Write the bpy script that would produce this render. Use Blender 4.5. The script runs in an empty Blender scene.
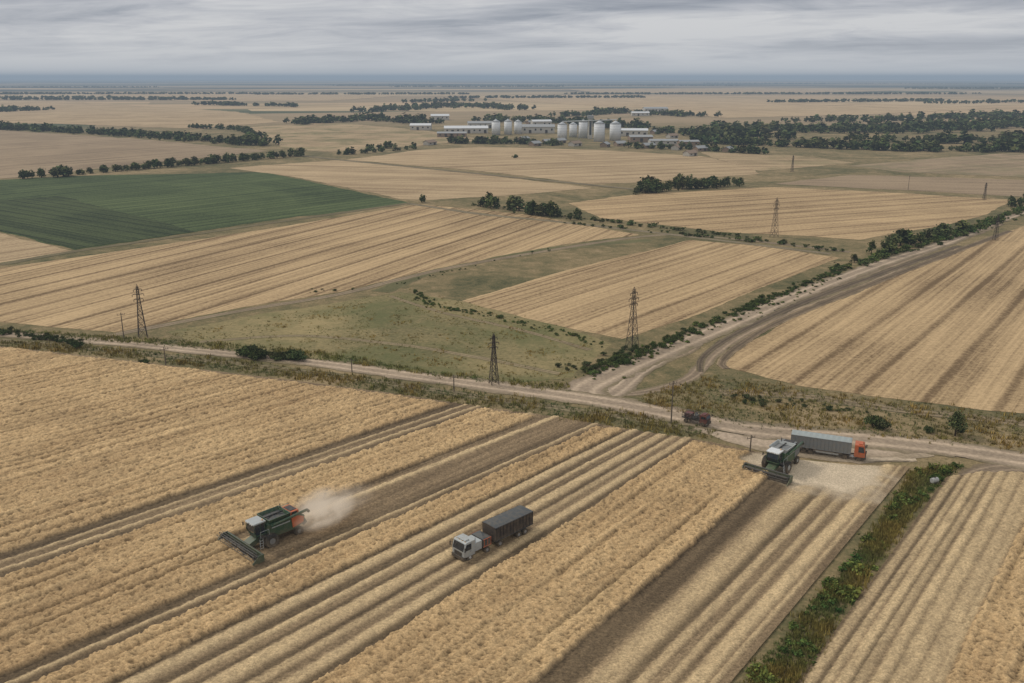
import bpy, math, random
import numpy as np
from mathutils import Vector, Matrix
random.seed(4)
rng=np.random.default_rng(7)
scene=bpy.context.scene
H=60.0; FL=900.0; TH=math.atan(264.5/900.0)
CT,ST=math.cos(TH),math.sin(TH)

def G(px,py):
    """survey: ground position (metres) of a point read off the reference photograph"""
    v=341.5-py
    z=-FL*ST+v*CT; y=FL*CT+v*ST
    t=H/-z
    return np.array([(px-512)*t,y*t])
def GP(pts): return np.array([G(*p) for p in pts])

# ------------------------------------------------------------ materials
def new_mat(name):
    m=bpy.data.materials.new(name); m.use_nodes=True
    nt=m.node_tree; nt.nodes.clear()
    out=nt.nodes.new('ShaderNodeOutputMaterial')
    return m,nt,out
class N:
    def __init__(s,nt): s.nt=nt
    def put(s,inp,v):
        if v is None: return
        if hasattr(v,'is_linked') or hasattr(v,'links'): s.nt.links.new(v,inp)
        else: inp.default_value=v
    def math(s,op,a,b=None,c=None,clamp=False):
        n=s.nt.nodes.new('ShaderNodeMath'); n.operation=op; n.use_clamp=clamp
        s.put(n.inputs[0],a); s.put(n.inputs[1],b)
        if c is not None: s.put(n.inputs[2],c)
        return n.outputs[0]
    def dot(s,a,vec):
        n=s.nt.nodes.new('ShaderNodeVectorMath'); n.operation='DOT_PRODUCT'
        s.put(n.inputs[0],a); n.inputs[1].default_value=vec; return n.outputs['Value']
    def pos(s):
        return s.nt.nodes.new('ShaderNodeNewGeometry').outputs['Position']
    def obj(s):
        return s.nt.nodes.new('ShaderNodeTexCoord').outputs['Object']
    def xyz(s,x,y,z=0.0):
        n=s.nt.nodes.new('ShaderNodeCombineXYZ'); s.put(n.inputs[0],x); s.put(n.inputs[1],y); s.put(n.inputs[2],z); return n.outputs[0]
    def noise(s,vec,scale=1.0,detail=3.0,rough=0.55,dist=0.0):
        n=s.nt.nodes.new('ShaderNodeTexNoise'); s.put(n.inputs['Vector'],vec)
        n.inputs['Scale'].default_value=scale; n.inputs['Detail'].default_value=detail
        n.inputs['Roughness'].default_value=rough; n.inputs['Distortion'].default_value=dist
        return n.outputs['Fac']
    def ramp(s,v,stops,interp='LINEAR'):
        n=s.nt.nodes.new('ShaderNodeValToRGB'); s.put(n.inputs[0],v); cr=n.color_ramp; cr.interpolation=interp
        while len(cr.elements)<len(stops): cr.elements.new(0.5)
        for e,(p,c) in zip(cr.elements,stops):
            e.position=p; e.color=(c[0],c[1],c[2],1) if hasattr(c,'__len__') else (c,c,c,1)
        return n.outputs[0]
    def mix(s,f,a,b,mode='MIX'):
        n=s.nt.nodes.new('ShaderNodeMix'); n.data_type='RGBA'; n.blend_type=mode
        s.put(n.inputs[0],f)
        for i,v in ((6,a),(7,b)):
            if isinstance(v,(tuple,list)): n.inputs[i].default_value=(v[0],v[1],v[2],1)
            else: s.put(n.inputs[i],v)
        return n.outputs[2]
    def maprange(s,v,a,b,c=0.0,d=1.0):
        n=s.nt.nodes.new('ShaderNodeMapRange'); s.put(n.inputs[0],v)
        for i,k in enumerate((a,b,c,d)): n.inputs[i+1].default_value=k
        return n.outputs[0]
    def bsdf(s,out,col,rough=0.9,spec=0.2,bump=None,bstr=0.5,bdist=0.1,metal=0.0):
        b=s.nt.nodes.new('ShaderNodeBsdfPrincipled')
        if isinstance(col,(tuple,list)): b.inputs['Base Color'].default_value=(*col[:3],1)
        else: s.put(b.inputs['Base Color'],col)
        s.put(b.inputs['Roughness'],rough); b.inputs['Specular IOR Level'].default_value=spec
        b.inputs['Metallic'].default_value=metal
        if bump is not None:
            bn=s.nt.nodes.new('ShaderNodeBump'); bn.inputs['Strength'].default_value=bstr; bn.inputs['Distance'].default_value=bdist
            s.put(bn.inputs['Height'],bump); s.nt.links.new(bn.outputs[0],b.inputs['Normal'])
        s.nt.links.new(b.outputs[0],out.inputs['Surface']); return b

def attr_mat(name,grain=2.0,lo=0.75,hi=1.25,rough=0.95,spec=0.1,bdist=0.05,bump=True,det=3):
    m,nt,out=new_mat(name); n=N(nt)
    a=nt.nodes.new('ShaderNodeAttribute'); a.attribute_name='Col'
    if not bump and grain==0:
        b=nt.nodes.new('ShaderNodeBsdfDiffuse'); nt.links.new(a.outputs['Color'],b.inputs[0]); nt.links.new(b.outputs[0],out.inputs['Surface']); return m
    p=n.pos(); g=n.noise(p,grain,det,0.7)
    k=n.maprange(g,0.3,0.7,lo,hi)
    kk=n.xyz(k,k,k)
    c=n.mix(1.0,a.outputs['Color'],kk,'MULTIPLY')
    n.bsdf(out,c,rough,spec,g if bump else None,0.7,bdist)
    return m

def field_mat(name,dirv,dark,light,period=14.0,streak=0.5,blotch=0.35,tram=0.35,green=0.0,tone=0.5,fs=0.9):
    m,nt,out=new_mat(name); n=N(nt); p=n.pos()
    u=Vector((dirv[0],dirv[1],0)).normalized(); w=Vector((u.y,-u.x,0))
    s=n.dot(p,u); c=n.dot(p,w)
    wob=n.noise(p,0.006,2); c2=n.math('ADD',c,n.math('MULTIPLY',wob,3.0))
    fine=n.noise(n.xyz(n.math('MULTIPLY',s,0.012),n.math('MULTIPLY',c2,fs)),1.0,4,0.7)
    broad=n.noise(n.xyz(n.math('MULTIPLY',s,0.002),n.math('MULTIPLY',c2,0.16)),1.0,3,0.6)
    bl=n.noise(p,0.014,5,0.65,0.8)
    gr=n.noise(p,0.9,4,0.75)
    v=n.math('MULTIPLY',n.math('SUBTRACT',fine,0.5),streak*3.8)
    v=n.math('ADD',v,n.math('MULTIPLY',n.math('SUBTRACT',broad,0.5),streak*2.4))
    v=n.math('ADD',v,n.math('MULTIPLY',n.math('SUBTRACT',bl,0.5),blotch*3.0))
    v=n.math('ADD',v,n.math('MULTIPLY',n.math('SUBTRACT',gr,0.5),1.7))
    sn=n.math('SINE',n.math('MULTIPLY',c2,6.2832/period))
    tl=n.math('MULTIPLY',n.maprange(sn,0.82,1.0,0,1),n.maprange(fine,0.35,0.6,0.3,1.2))
    v=n.math('SUBTRACT',v,n.math('MULTIPLY',tl,tram))
    v=n.math('ADD',v,tone,clamp=True)
    mid=tuple(a*0.45+b*0.55 for a,b in zip(dark,light))
    col=n.ramp(v,[(0.0,dark),(0.5,mid),(1.0,light)])
    if green>0:
        gm=n.math('MULTIPLY',n.maprange(n.noise(p,0.022,7,0.75,0.5),0.46,0.62,0,1),green)
        col=n.mix(gm,col,(0.105,0.112,0.042))
    n.bsdf(out,col,0.95,0.1,gr,0.8,0.25)
    return m

def paint(name,col,rough=0.45,dirt=0.35,metal=0.0,dcol=(0.25,0.19,0.12)):
    m,nt,out=new_mat(name); n=N(nt); p=n.obj()
    g=n.noise(p,1.7,6,0.7); z=n.dot(p,(0,0,1))
    f=n.math('MULTIPLY',n.maprange(g,0.42,0.7,0,1),dirt)
    f2=n.math('ADD',f,n.math('MULTIPLY',n.maprange(z,2.0,0.2,0,1),dirt*0.8),clamp=True)
    c=n.mix(f2,col,dcol)
    r=n.maprange(f2,0,1,rough,0.9)
    n.bsdf(out,c,r,0.4,metal=metal)
    return m
def glass(name):
    m,nt,out=new_mat(name); n=N(nt)
    g=n.noise(n.obj(),3.0,3)
    n.bsdf(out,n.ramp(g,[(0.3,(0.012,0.016,0.02)),(0.8,(0.05,0.055,0.06))]),0.12,0.6); return m

# ------------------------------------------------------------ mesh helpers
def mesh_obj(name,V,Fq,mat=None,col=None,smooth=False,parent=None):
    V=np.asarray(V,dtype=np.float32); Fq=np.asarray(Fq,dtype=np.int32)
    me=bpy.data.meshes.new(name); k=Fq.shape[1]
    me.vertices.add(len(V)); me.vertices.foreach_set('co',V.ravel())
    me.loops.add(Fq.size); me.loops.foreach_set('vertex_index',Fq.ravel())
    me.polygons.add(len(Fq)); me.polygons.foreach_set('loop_start',np.arange(0,Fq.size,k,dtype=np.int32))
    me.update(calc_edges=True)
    if smooth: me.polygons.foreach_set('use_smooth',np.ones(len(Fq),dtype=bool))
    if col is not None:
        a=me.color_attributes.new('Col','FLOAT_COLOR','POINT')
        c=np.ones((len(V),4),dtype=np.float32); c[:,:3]=col
        a.data.foreach_set('color',c.ravel())
    if mat: me.materials.append(mat)
    o=bpy.data.objects.new(name,me); scene.collection.objects.link(o)
    if parent: o.parent=parent
    return o

def vnoise(x,y,scale,seed=0):
    r=np.random.default_rng(seed); T=r.random((256,256)).astype(np.float32)
    X=np.asarray(x)/scale; Y=np.asarray(y)/scale
    xi=np.floor(X).astype(int); yi=np.floor(Y).astype(int); fx=X-xi; fy=Y-yi
    fx=fx*fx*(3-2*fx); fy=fy*fy*(3-2*fy)
    a=T[xi%256,yi%256]; b=T[(xi+1)%256,yi%256]; c=T[xi%256,(yi+1)%256]; d=T[(xi+1)%256,(yi+1)%256]
    return (a*(1-fx)+b*fx)*(1-fy)+(c*(1-fx)+d*fx)*fy
def fbm(x,y,scale,seed=0,o=3):
    s=0;a=1;t=0
    for i in range(o):
        s=s+a*vnoise(x,y,scale/2**i,seed+i); t+=a; a*=0.6
    return s/t
def smooth_line(P,step):
    P=np.asarray(P,float); n=len(P); out=[]
    for i in range(n-1):
        p0=P[max(i-1,0)];p1=P[i];p2=P[i+1];p3=P[min(i+2,n-1)]
        L=np.linalg.norm(p2-p1); k=max(2,int(L/step))
        for t in np.arange(k)/k:
            out.append(0.5*((2*p1)+(-p0+p2)*t+(2*p0-5*p1+4*p2-p3)*t*t+(-p0+3*p1-3*p2+p3)*t**3))
    out.append(P[-1]); return np.array(out)
def ease(a,b,x): 
    t=np.clip((x-a)/(b-a),0,1); return t*t*(3-2*t)

# ------------------------------------------------------------ camera, world, sun
cam=bpy.data.cameras.new('camera'); co=bpy.data.objects.new('camera',cam); scene.collection.objects.link(co)
cam.sensor_width=36; cam.lens=FL/1024*36; cam.clip_end=200000; cam.clip_start=0.5
co.location=(0,0,H); co.rotation_euler=(math.pi/2-TH,0,0); scene.camera=co
scene.view_settings.view_transform='Standard'; scene.view_settings.look='None'; scene.view_settings.exposure=0

SUN_EL=math.radians(40); SUN_AZ=math.radians(-62)   # azimuth from +Y toward +X
w=bpy.data.worlds.new('World'); scene.world=w; w.use_nodes=True
nt=w.node_tree; nt.nodes.clear(); n=N(nt)
wo=nt.nodes.new('ShaderNodeOutputWorld')
sky=nt.nodes.new('ShaderNodeTexSky'); sky.sky_type='NISHITA'; sky.sun_disc=False; sky.sun_elevation=SUN_EL; sky.sun_rotation=SUN_AZ
bg1=nt.nodes.new('ShaderNodeBackground'); bg1.inputs[1].default_value=0.06; nt.links.new(sky.outputs[0],bg1.inputs[0])
d=nt.nodes.new('ShaderNodeTexCoord').outputs['Generated']
sx=nt.nodes.new('ShaderNodeSeparateXYZ'); nt.links.new(d,sx.inputs[0])
zz=n.math('MAXIMUM',sx.outputs[2],0.0)
den=n.math('ADD',zz,0.08)
cp=n.xyz(n.math('DIVIDE',n.math('ADD',sx.outputs[0],0.31),den),n.math('DIVIDE',n.math('MULTIPLY',sx.outputs[1],1.25),den))
c1=n.noise(cp,0.34,5,0.52,0.6); c2=n.noise(cp,1.05,6,0.65,0.9)
cl=n.math('ADD',n.math('MULTIPLY',c1,0.68),n.math('MULTIPLY',c2,0.32))
cl=n.math('SUBTRACT',n.math('ADD',cl,0.045),n.math('MULTIPLY',n.maprange(sx.outputs[0],-0.25,0.5,0.35,1),n.maprange(zz,0.035,0.085,0.0,0.125)))
cloud=n.ramp(cl,[(0.34,(0.24,0.265,0.32)),(0.43,(0.35,0.375,0.425)),(0.51,(0.49,0.505,0.545)),(0.60,(0.64,0.645,0.66))])
hz=n.mix(n.maprange(zz,0.0,0.05,0.95,0.0),cloud,(0.56,0.58,0.61))
bright=n.maprange(zz,0.09,0.75,1.0,2.2)
warm=n.mix(n.maprange(zz,0.1,0.4,0,1),(1,1,1),(1.05,1.0,0.92))
hz2=n.mix(1.0,n.mix(1.0,hz,n.xyz(bright,bright,bright),'MULTIPLY'),warm,'MULTIPLY')
bg2=nt.nodes.new('ShaderNodeBackground'); nt.links.new(hz2,bg2.inputs[0]); bg2.inputs[1].default_value=1.0
mx=nt.nodes.new('ShaderNodeMixShader'); mx.inputs[0].default_value=0.95
nt.links.new(bg1.outputs[0],mx.inputs[1]); nt.links.new(bg2.outputs[0],mx.inputs[2]); nt.links.new(mx.outputs[0],wo.inputs[0])
sl=bpy.data.lights.new('sun','SUN'); sl.energy=1.5; sl.angle=math.radians(10); sl.color=(1,0.94,0.84)
so=bpy.data.objects.new('sun',sl); scene.collection.objects.link(so)
sdir=Vector((math.sin(SUN_AZ)*math.cos(SUN_EL),math.cos(SUN_AZ)*math.cos(SUN_EL),math.sin(SUN_EL)))
so.rotation_euler=sdir.to_track_quat('Z','Y').to_euler()

# haze: low absorbing box; its added emission stands in for scattered daylight
m,nt,out=new_mat('haze_glow')
dens=1.45e-4
ab=nt.nodes.new('ShaderNodeVolumeAbsorption'); ab.inputs[0].default_value=(0,0,0,1); ab.inputs[1].default_value=dens
em=nt.nodes.new('ShaderNodeEmission'); em.inputs[0].default_value=(0.265,0.325,0.395,1); em.inputs[1].default_value=dens
ad=nt.nodes.new('ShaderNodeAddShader'); nt.links.new(ab.outputs[0],ad.inputs[0]); nt.links.new(em.outputs[0],ad.inputs[1]); nt.links.new(ad.outputs[0],out.inputs['Volume'])
R=70000.0
Vb=[(x,y,z) for z in (-20,90) for y in (-R,R) for x in (-R,R)]
haze=mesh_obj('haze',Vb,[(0,2,3,1),(4,5,7,6),(0,1,5,4),(2,6,7,3),(0,4,6,2),(1,3,7,5)],m)

# ------------------------------------------------------------ ground
t=np.linspace(-1,1,181); gx=np.sinh(t*8.2)/np.sinh(8.2)*60000
X,Y=np.meshgrid(gx,gx+300); nV=len(gx)
V=np.stack([X.ravel(),Y.ravel(),np.zeros(X.size)],1)
i=np.arange(nV-1); I,J=np.meshgrid(i,i); b=(J*nV+I).ravel()
m,nt,out=new_mat('ground_grass'); n=N(nt); p=n.pos()
g1=n.noise(p,0.022,7,0.7,0.8); g2=n.noise(p,0.22,5,0.75,0.5); g3=n.noise(p,1.6,4,0.75)
v=n.math('ADD',n.math('MULTIPLY',g1,0.45),n.math('ADD',n.math('MULTIPLY',g2,0.3),n.math('MULTIPLY',g3,0.25)))
near=n.ramp(v,[(0.38,(0.055,0.06,0.026)),(0.46,(0.13,0.112,0.052)),(0.53,(0.22,0.165,0.083)),(0.62,(0.36,0.265,0.15))])
# distant patchwork of fields
vo=nt.nodes.new('ShaderNodeTexVoronoi'); vo.distance='CHEBYCHEV'; vo.inputs['Scale'].default_value=1.0
sp=n.xyz(n.math('MULTIPLY',n.dot(p,(0.94,0.34,0)),1/1500.0),n.math('MULTIPLY',n.dot(p,(-0.34,0.94,0)),1/600.0))
nt.links.new(sp,vo.inputs['Vector'])
sc=nt.nodes.new('ShaderNodeSeparateColor'); nt.links.new(vo.outputs['Color'],sc.inputs[0])
patch=n.ramp(sc.outputs[0],[(0.0,(0.42,0.30,0.175)),(0.25,(0.30,0.22,0.13)),(0.42,(0.11,0.11,0.055)),(0.52,(0.46,0.34,0.2)),(0.76,(0.20,0.165,0.10)),(0.86,(0.07,0.08,0.04)),(0.92,(0.38,0.275,0.165))],'CONSTANT')
pn=n.noise(sp,4.0,5,0.65); patch=n.mix(n.maprange(pn,0.47,0.72,0,0.6),patch,(0.11,0.11,0.055))
ysc=n.math('SQRT',n.math('ADD',n.math('POWER',n.dot(p,(1,0,0)),2.0),n.math('POWER',n.dot(p,(0,1,0)),2.0)))
col=n.mix(n.maprange(ysc,1150,1350,0,1),near,patch)
fo=n.noise(n.xyz(n.dot(p,(1/4200.,0,0)),n.dot(p,(0,1/1100.,0))),1.0,6,0.6)
ff=n.math('MULTIPLY',n.maprange(fo,0.45,0.53,0,1),n.maprange(ysc,3000,5000,0,1))
col=n.mix(ff,col,(0.035,0.045,0.03))
n.bsdf(out,col,0.95,0.1,g3,0.8,0.25)
mesh_obj('ground',V,np.stack([b,b+1,b+nV+1,b+nV],1),m)

# ------------------------------------------------------------ field sheets
def field(name,pix,rows,mat_kw,z=0.03,jit=0.35):
    P=GP(pix); C=P.mean(0)
    dd=np.linalg.norm(C); step=max(1.2,dd/160)
    pts=[]
    for a in range(len(P)):
        p0,p1=P[a],P[(a+1)%len(P)]; L=np.linalg.norm(p1-p0); k=max(2,int(L/step)); nn=np.array([p1[1]-p0[1],p0[0]-p1[0]])/max(L,1e-6)
        for t in np.arange(k)/k:
            q=p0+(p1-p0)*t
            j=(fbm(q[0]+9000,q[1]+9000,25,3)-0.5)*jit*step*5*min(1,L*t/20,L*(1-t)/20)+(vnoise(q[0]+900,q[1]+900,step*1.5,5)-0.5)*jit*step
            q=q+nn*j; pts.append((q[0],q[1],z*max(1,dd/250)))
    me=bpy.data.meshes.new(name); me.from_pydata(pts,[],[list(range(len(pts)))])
    r=GP(rows); dv=r[1]-r[0]; dv=dv/np.linalg.norm(dv)
    me.materials.append(field_mat(name+'_soil',dv,**mat_kw))
    me.update()
    o=bpy.data.objects.new(name,me); scene.collection.objects.link(o)
    if me.polygons[0].normal.z<0: me.flip_normals()
    return o
ST1=dict(dark=(0.15,0.098,0.05),light=(0.51,0.36,0.195))
ST2=dict(dark=(0.19,0.13,0.07),light=(0.51,0.375,0.22))
BR=dict(dark=(0.14,0.10,0.062),light=(0.36,0.265,0.165))
field('wheat_field',[(-60,276),(0,268),(210,238),(420,204),(530,215),(640,235),(560,245),(440,268),(340,292),(240,308),(170,322),(120,333),(0,322),(-60,318)],[(0,322),(420,214)],dict(**ST1,period=11,streak=0.55,tram=0.55,tone=0.57))
field('wheat_field',[(462,301),(560,272),(690,240),(760,246),(840,258),(760,288),(690,318),(622,339),(540,322)],[(560,318),(760,250)],dict(**ST1,period=9,streak=0.5,tram=0.4,tone=0.6))
field('wheat_field',[(722,366),(745,345),(790,318),(905,272),(1024,226),(1120,190),(1200,210),(1200,438),(1024,414),(900,400),(800,386)],[(860,392),(1024,248)],dict(**ST1,period=12,streak=0.5,tram=0.5,tone=0.58))
field('green_crop_field',[(-60,184),(0,180),(75,176),(265,172),(330,186),(410,203),(260,222),(75,250),(0,232),(-60,220)],[(75,250),(410,203)],dict(dark=(0.022,0.036,0.014),light=(0.125,0.155,0.06),period=7,streak=0.42,tram=0.5,blotch=0.4,tone=0.42))
field('green_crop_field',[(-60,205),(60,196),(195,232),(75,249),(0,231),(-60,218)],[(0,210),(150,235)],dict(dark=(0.018,0.028,0.012),light=(0.09,0.11,0.043),period=7,streak=0.4,tram=0.4,blotch=0.4,tone=0.4),z=0.08)
field('wheat_field',[(-60,225),(0,233),(72,251),(0,263),(-60,270)],[(0,262),(72,251)],dict(**ST2,tone=0.6))
field('wheat_field',[(230,168),(340,160),(460,172),(592,188),(500,196),(430,200),(400,199),(300,178)],[(300,178),(590,186)],dict(**ST2,period=16,tone=0.54,fs=.5))
field('wheat_field',[(-60,128),(0,130),(150,140),(268,151),(120,166),(15,178),(-60,180)],[(0,170),(250,150)],dict(**BR,period=20,tone=0.6,fs=.4))
field('wheat_field',[(345,160),(420,150),(480,147),(600,150),(700,156),(745,165),(760,174),(650,182),(590,184),(470,170)],[(470,170),(740,160)],dict(**ST2,period=18,tone=0.54,fs=.4))
field('wheat_field',[(568,203),(640,194),(770,187),(900,193),(1012,200),(985,215),(930,228),(860,240),(720,232),(600,218)],[(600,214),(900,195)],dict(**ST1,period=14,tone=0.60,fs=.6))
field('wheat_field',[(775,184),(850,175),(1024,180),(1100,184),(1100,204),(1024,197),(900,190)],[(800,184),(1024,188)],dict(**BR,period=16,tone=0.6,fs=.5))
field('wheat_field',[(850,166),(940,158),(1024,152),(1120,150),(1120,180),(1024,177),(900,172)],[(870,168),(1024,158)],dict(**BR,period=16,tone=0.7,fs=.5,green=.5))
field('wheat_field',[(700,152),(800,156),(855,163),(760,171),(720,160)],[(720,160),(850,160)],dict(**ST2,period=16,tone=0.5,fs=.5,green=.4))
field('wheat_field',[(-80,100),(60,101),(240,112),(280,122),(200,129),(60,124),(-80,122)],[(0,120),(250,115)],dict(**ST2,period=25,tone=0.56,fs=.25))
field('wheat_field',[(235,128),(330,122),(420,130),(490,140),(420,146),(340,152),(290,150),(262,138)],[(262,140),(420,134)],dict(**ST2,period=22,tone=0.5,green=0.7,fs=.3))
field('wheat_field',[(440,96),(620,95),(1000,108),(860,115),(720,118),(650,108),(560,104)],[(560,102),(860,112)],dict(**ST2,period=30,tone=0.66,fs=.2))
field('wheat_field',[(60,92),(240,92),(400,96),(330,101),(180,101)],[(60,96),(330,96)],dict(**ST2,period=40,tone=0.6,fs=.2))
field('wheat_field',[(560,89),(760,88),(900,91),(760,94),(600,93)],[(560,91),(860,91)],dict(**ST2,period=50,tone=0.6,fs=.15),z=0.06)
field('meadow',[(165,332),(260,314),(400,292),(470,303),(560,326),(612,344),(570,378),(520,383),(420,374),(300,357),(200,346)],[(200,340),(560,340)],dict(dark=(0.085,0.082,0.036),light=(0.31,0.24,0.115),period=60,streak=0.1,tram=0.0,blotch=0.8,tone=0.52,green=0.85),z=0.02,jit=0.8)

# ------------------------------------------------------------ dirt roads
road_mat=attr_mat('dirt_road_gravel',1.3,0.75,1.22,0.95,0.1,0.05)
def ribbon(name,pix,width,z=0.045,base=(0.41,0.315,0.22),edge=(0.19,0.15,0.09),ruts=True,seed=1):
    P=smooth_line(GP(pix),1.0)
    if len(P)>2500: P=P[::max(1,len(P)//2500)]
    Tn=np.gradient(P,axis=0); Tn/=np.linalg.norm(Tn,axis=1)[:,None]+1e-9; Nn=np.stack([-Tn[:,1],Tn[:,0]],1)
    K=19; a=np.linspace(-1,1,K)
    wv=np.array(width if hasattr(width,'__len__') else [width,width],float)
    wid=np.interp(np.linspace(0,1,len(P)),np.linspace(0,1,len(wv)),wv)/2
    s=np.cumsum(np.r_[0,np.linalg.norm(np.diff(P,axis=0),axis=1)])
    V=[];C=[]
    for k,aa in enumerate(a):
        j=1+ (fbm(s,np.full_like(s,k*0+ (50 if aa>0 else 5)),9,seed)-0.5)*0.6*(abs(aa)>0.8)+(vnoise(s,np.full_like(s,aa*7+20),1.5,seed+9)-0.5)*0.3*(abs(aa)>0.9)
        Q=P+Nn*(wid*aa*j)[:,None]
        rut=np.exp(-((abs(aa)-0.42)/0.13)**2) if ruts else 0.6
        e=ease(0.55,1.0,abs(aa)+(fbm(s,np.full_like(s,aa*9+40),6,seed+2)-0.5)*0.8)
        bb=np.array(base)*(0.70+0.40*rut)
        mott=(0.75+0.5*fbm(Q[:,0]+5000,Q[:,1]+5000,7,seed+4))
        c=(bb[None,:]*(1-e)[:,None]+np.array(edge)[None,:]*e[:,None])*mott[:,None]
        V.append(np.c_[Q,np.full(len(Q),z)]); C.append(c)
    V=np.array(V).transpose(1,0,2).reshape(-1,3); C=np.array(C).transpose(1,0,2).reshape(-1,3)
    n_=len(P); I,J=np.meshgrid(np.arange(K-1),np.arange(n_-1)); b=(J*K+I).ravel()
    return mesh_obj(name,V,np.stack([b,b+1,b+K+1,b+K],1),road_mat,C)
MAIN=[(-160,322),(0,334),(60,338),(130,344),(200,351),(300,361),(400,374),(500,387),(575,397),(640,408),(700,420),(740,428),(800,434),(880,441),(950,449),(1024,460),(1200,485)]
SIDE=[(588,398),(584,390),(600,380),(650,357),(720,328),(800,294),(880,264),(950,241),(1024,212),(1150,170)]
ribbon('dirt_road',MAIN,[5,5,5,5.2,6.5,8,8.5,8.5],0.06,seed=3)
ribbon('dirt_road',SIDE,[9,7,6,5.5,5,6],0.052,seed=5)
ribbon('dirt_road',[(596,399),(615,392),(640,372),(668,356)],[6,5,4],0.048,seed=6)
DK=dict(base=(0.27,0.2,0.13),edge=(0.19,0.15,0.085))
ribbon('dirt_track',[(660,362),(690,350),(705,335),(760,314),(840,285),(900,262),(1000,224)],[3,4.5,4.5,4],0.04,seed=8,**DK)
ribbon('dirt_track',[(610,392),(640,393),(690,378),(715,352),(760,325),(850,292),(905,268)],[3,4,5,4,3],0.042,seed=9,base=(0.30,0.225,0.15),edge=(0.19,0.15,0.085))
ribbon('dirt_track',[(700,372),(705,355),(740,332),(800,304),(880,274),(960,246)],[1.5,3.5,3.5,3],0.046,seed=19,base=(0.14,0.105,0.07),edge=(0.19,0.15,0.085))
ribbon('dirt_track',[(726,369),(722,362),(742,344),(790,317),(905,271),(1010,231)],[2,3,3,2.5],0.09,seed=29,base=(0.17,0.125,0.08),edge=(0.27,0.2,0.12))
ribbon('dirt_track',[(80,342),(150,328),(240,311),(340,294),(440,270),(540,252),(640,237),(700,236),(850,252)],3.5,0.04,seed=10,base=(0.27,0.205,0.13),edge=(0.15,0.125,0.065))
ribbon('dirt_track',[(0,340),(100,349),(200,360),(300,371),(400,385),(480,397),(560,408),(640,420),(700,432)],3.0,0.03,seed=11,base=(0.22,0.175,0.10),edge=(0.13,0.115,0.055))
ribbon('dirt_track',[(405,203),(480,214),(560,222),(700,238),(830,254)],4,0.05,seed=12,base=(0.24,0.19,0.12),edge=(0.12,0.11,0.055))
ribbon('dirt_track',[(720,392),(800,396),(900,410),(1024,424),(1200,450)],4,0.04,seed=13,base=(0.25,0.19,0.115),edge=(0.15,0.125,0.07))
ribbon('dirt_track',[(268,152),(340,160),(420,168),(520,178),(640,190)],5,0.15,seed=23,base=(0.22,0.175,0.11),edge=(0.12,0.11,0.055))
ribbon('dirt_track',[(0,265),(72,252),(210,232),(410,203)],4,0.09,seed=24,base=(0.18,0.145,0.08),edge=(0.10,0.1,0.05))
ribbon('dirt_track',[(200,342),(300,336),(400,345),(480,358),(560,374)],2.2,0.055,seed=41,base=(0.27,0.21,0.12),edge=(0.15,0.13,0.06))
ribbon('dirt_track',[(390,296),(440,312),(520,330),(590,350)],2.0,0.05,seed=43,base=(0.26,0.2,0.115),edge=(0.15,0.13,0.06))
ribbon('dirt_track',[(380,292),(460,262),(560,248),(650,240)],6,0.036,seed=45,base=(0.13,0.12,0.055),edge=(0.16,0.14,0.07),ruts=False)
ribbon('dirt_yard',[(700,425),(760,440),(860,446),(930,450)],[4,9,10,5],0.056,seed=15,base=(0.40,0.31,0.22),edge=(0.27,0.21,0.14),ruts=False)
ribbon('dirt_yard',[(730,436),(790,448),(860,454),(915,458)],[3,7,9,3],0.052,seed=35,base=(0.44,0.35,0.245),edge=(0.27,0.21,0.14),ruts=False)
ribbon('dirt_track',[(962,486),(975,474),(1010,468),(1100,474),(1200,490)],[3,4,4,4],0.05,seed=16,base=(0.30,0.225,0.15),edge=(0.2,0.15,0.09))

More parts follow.
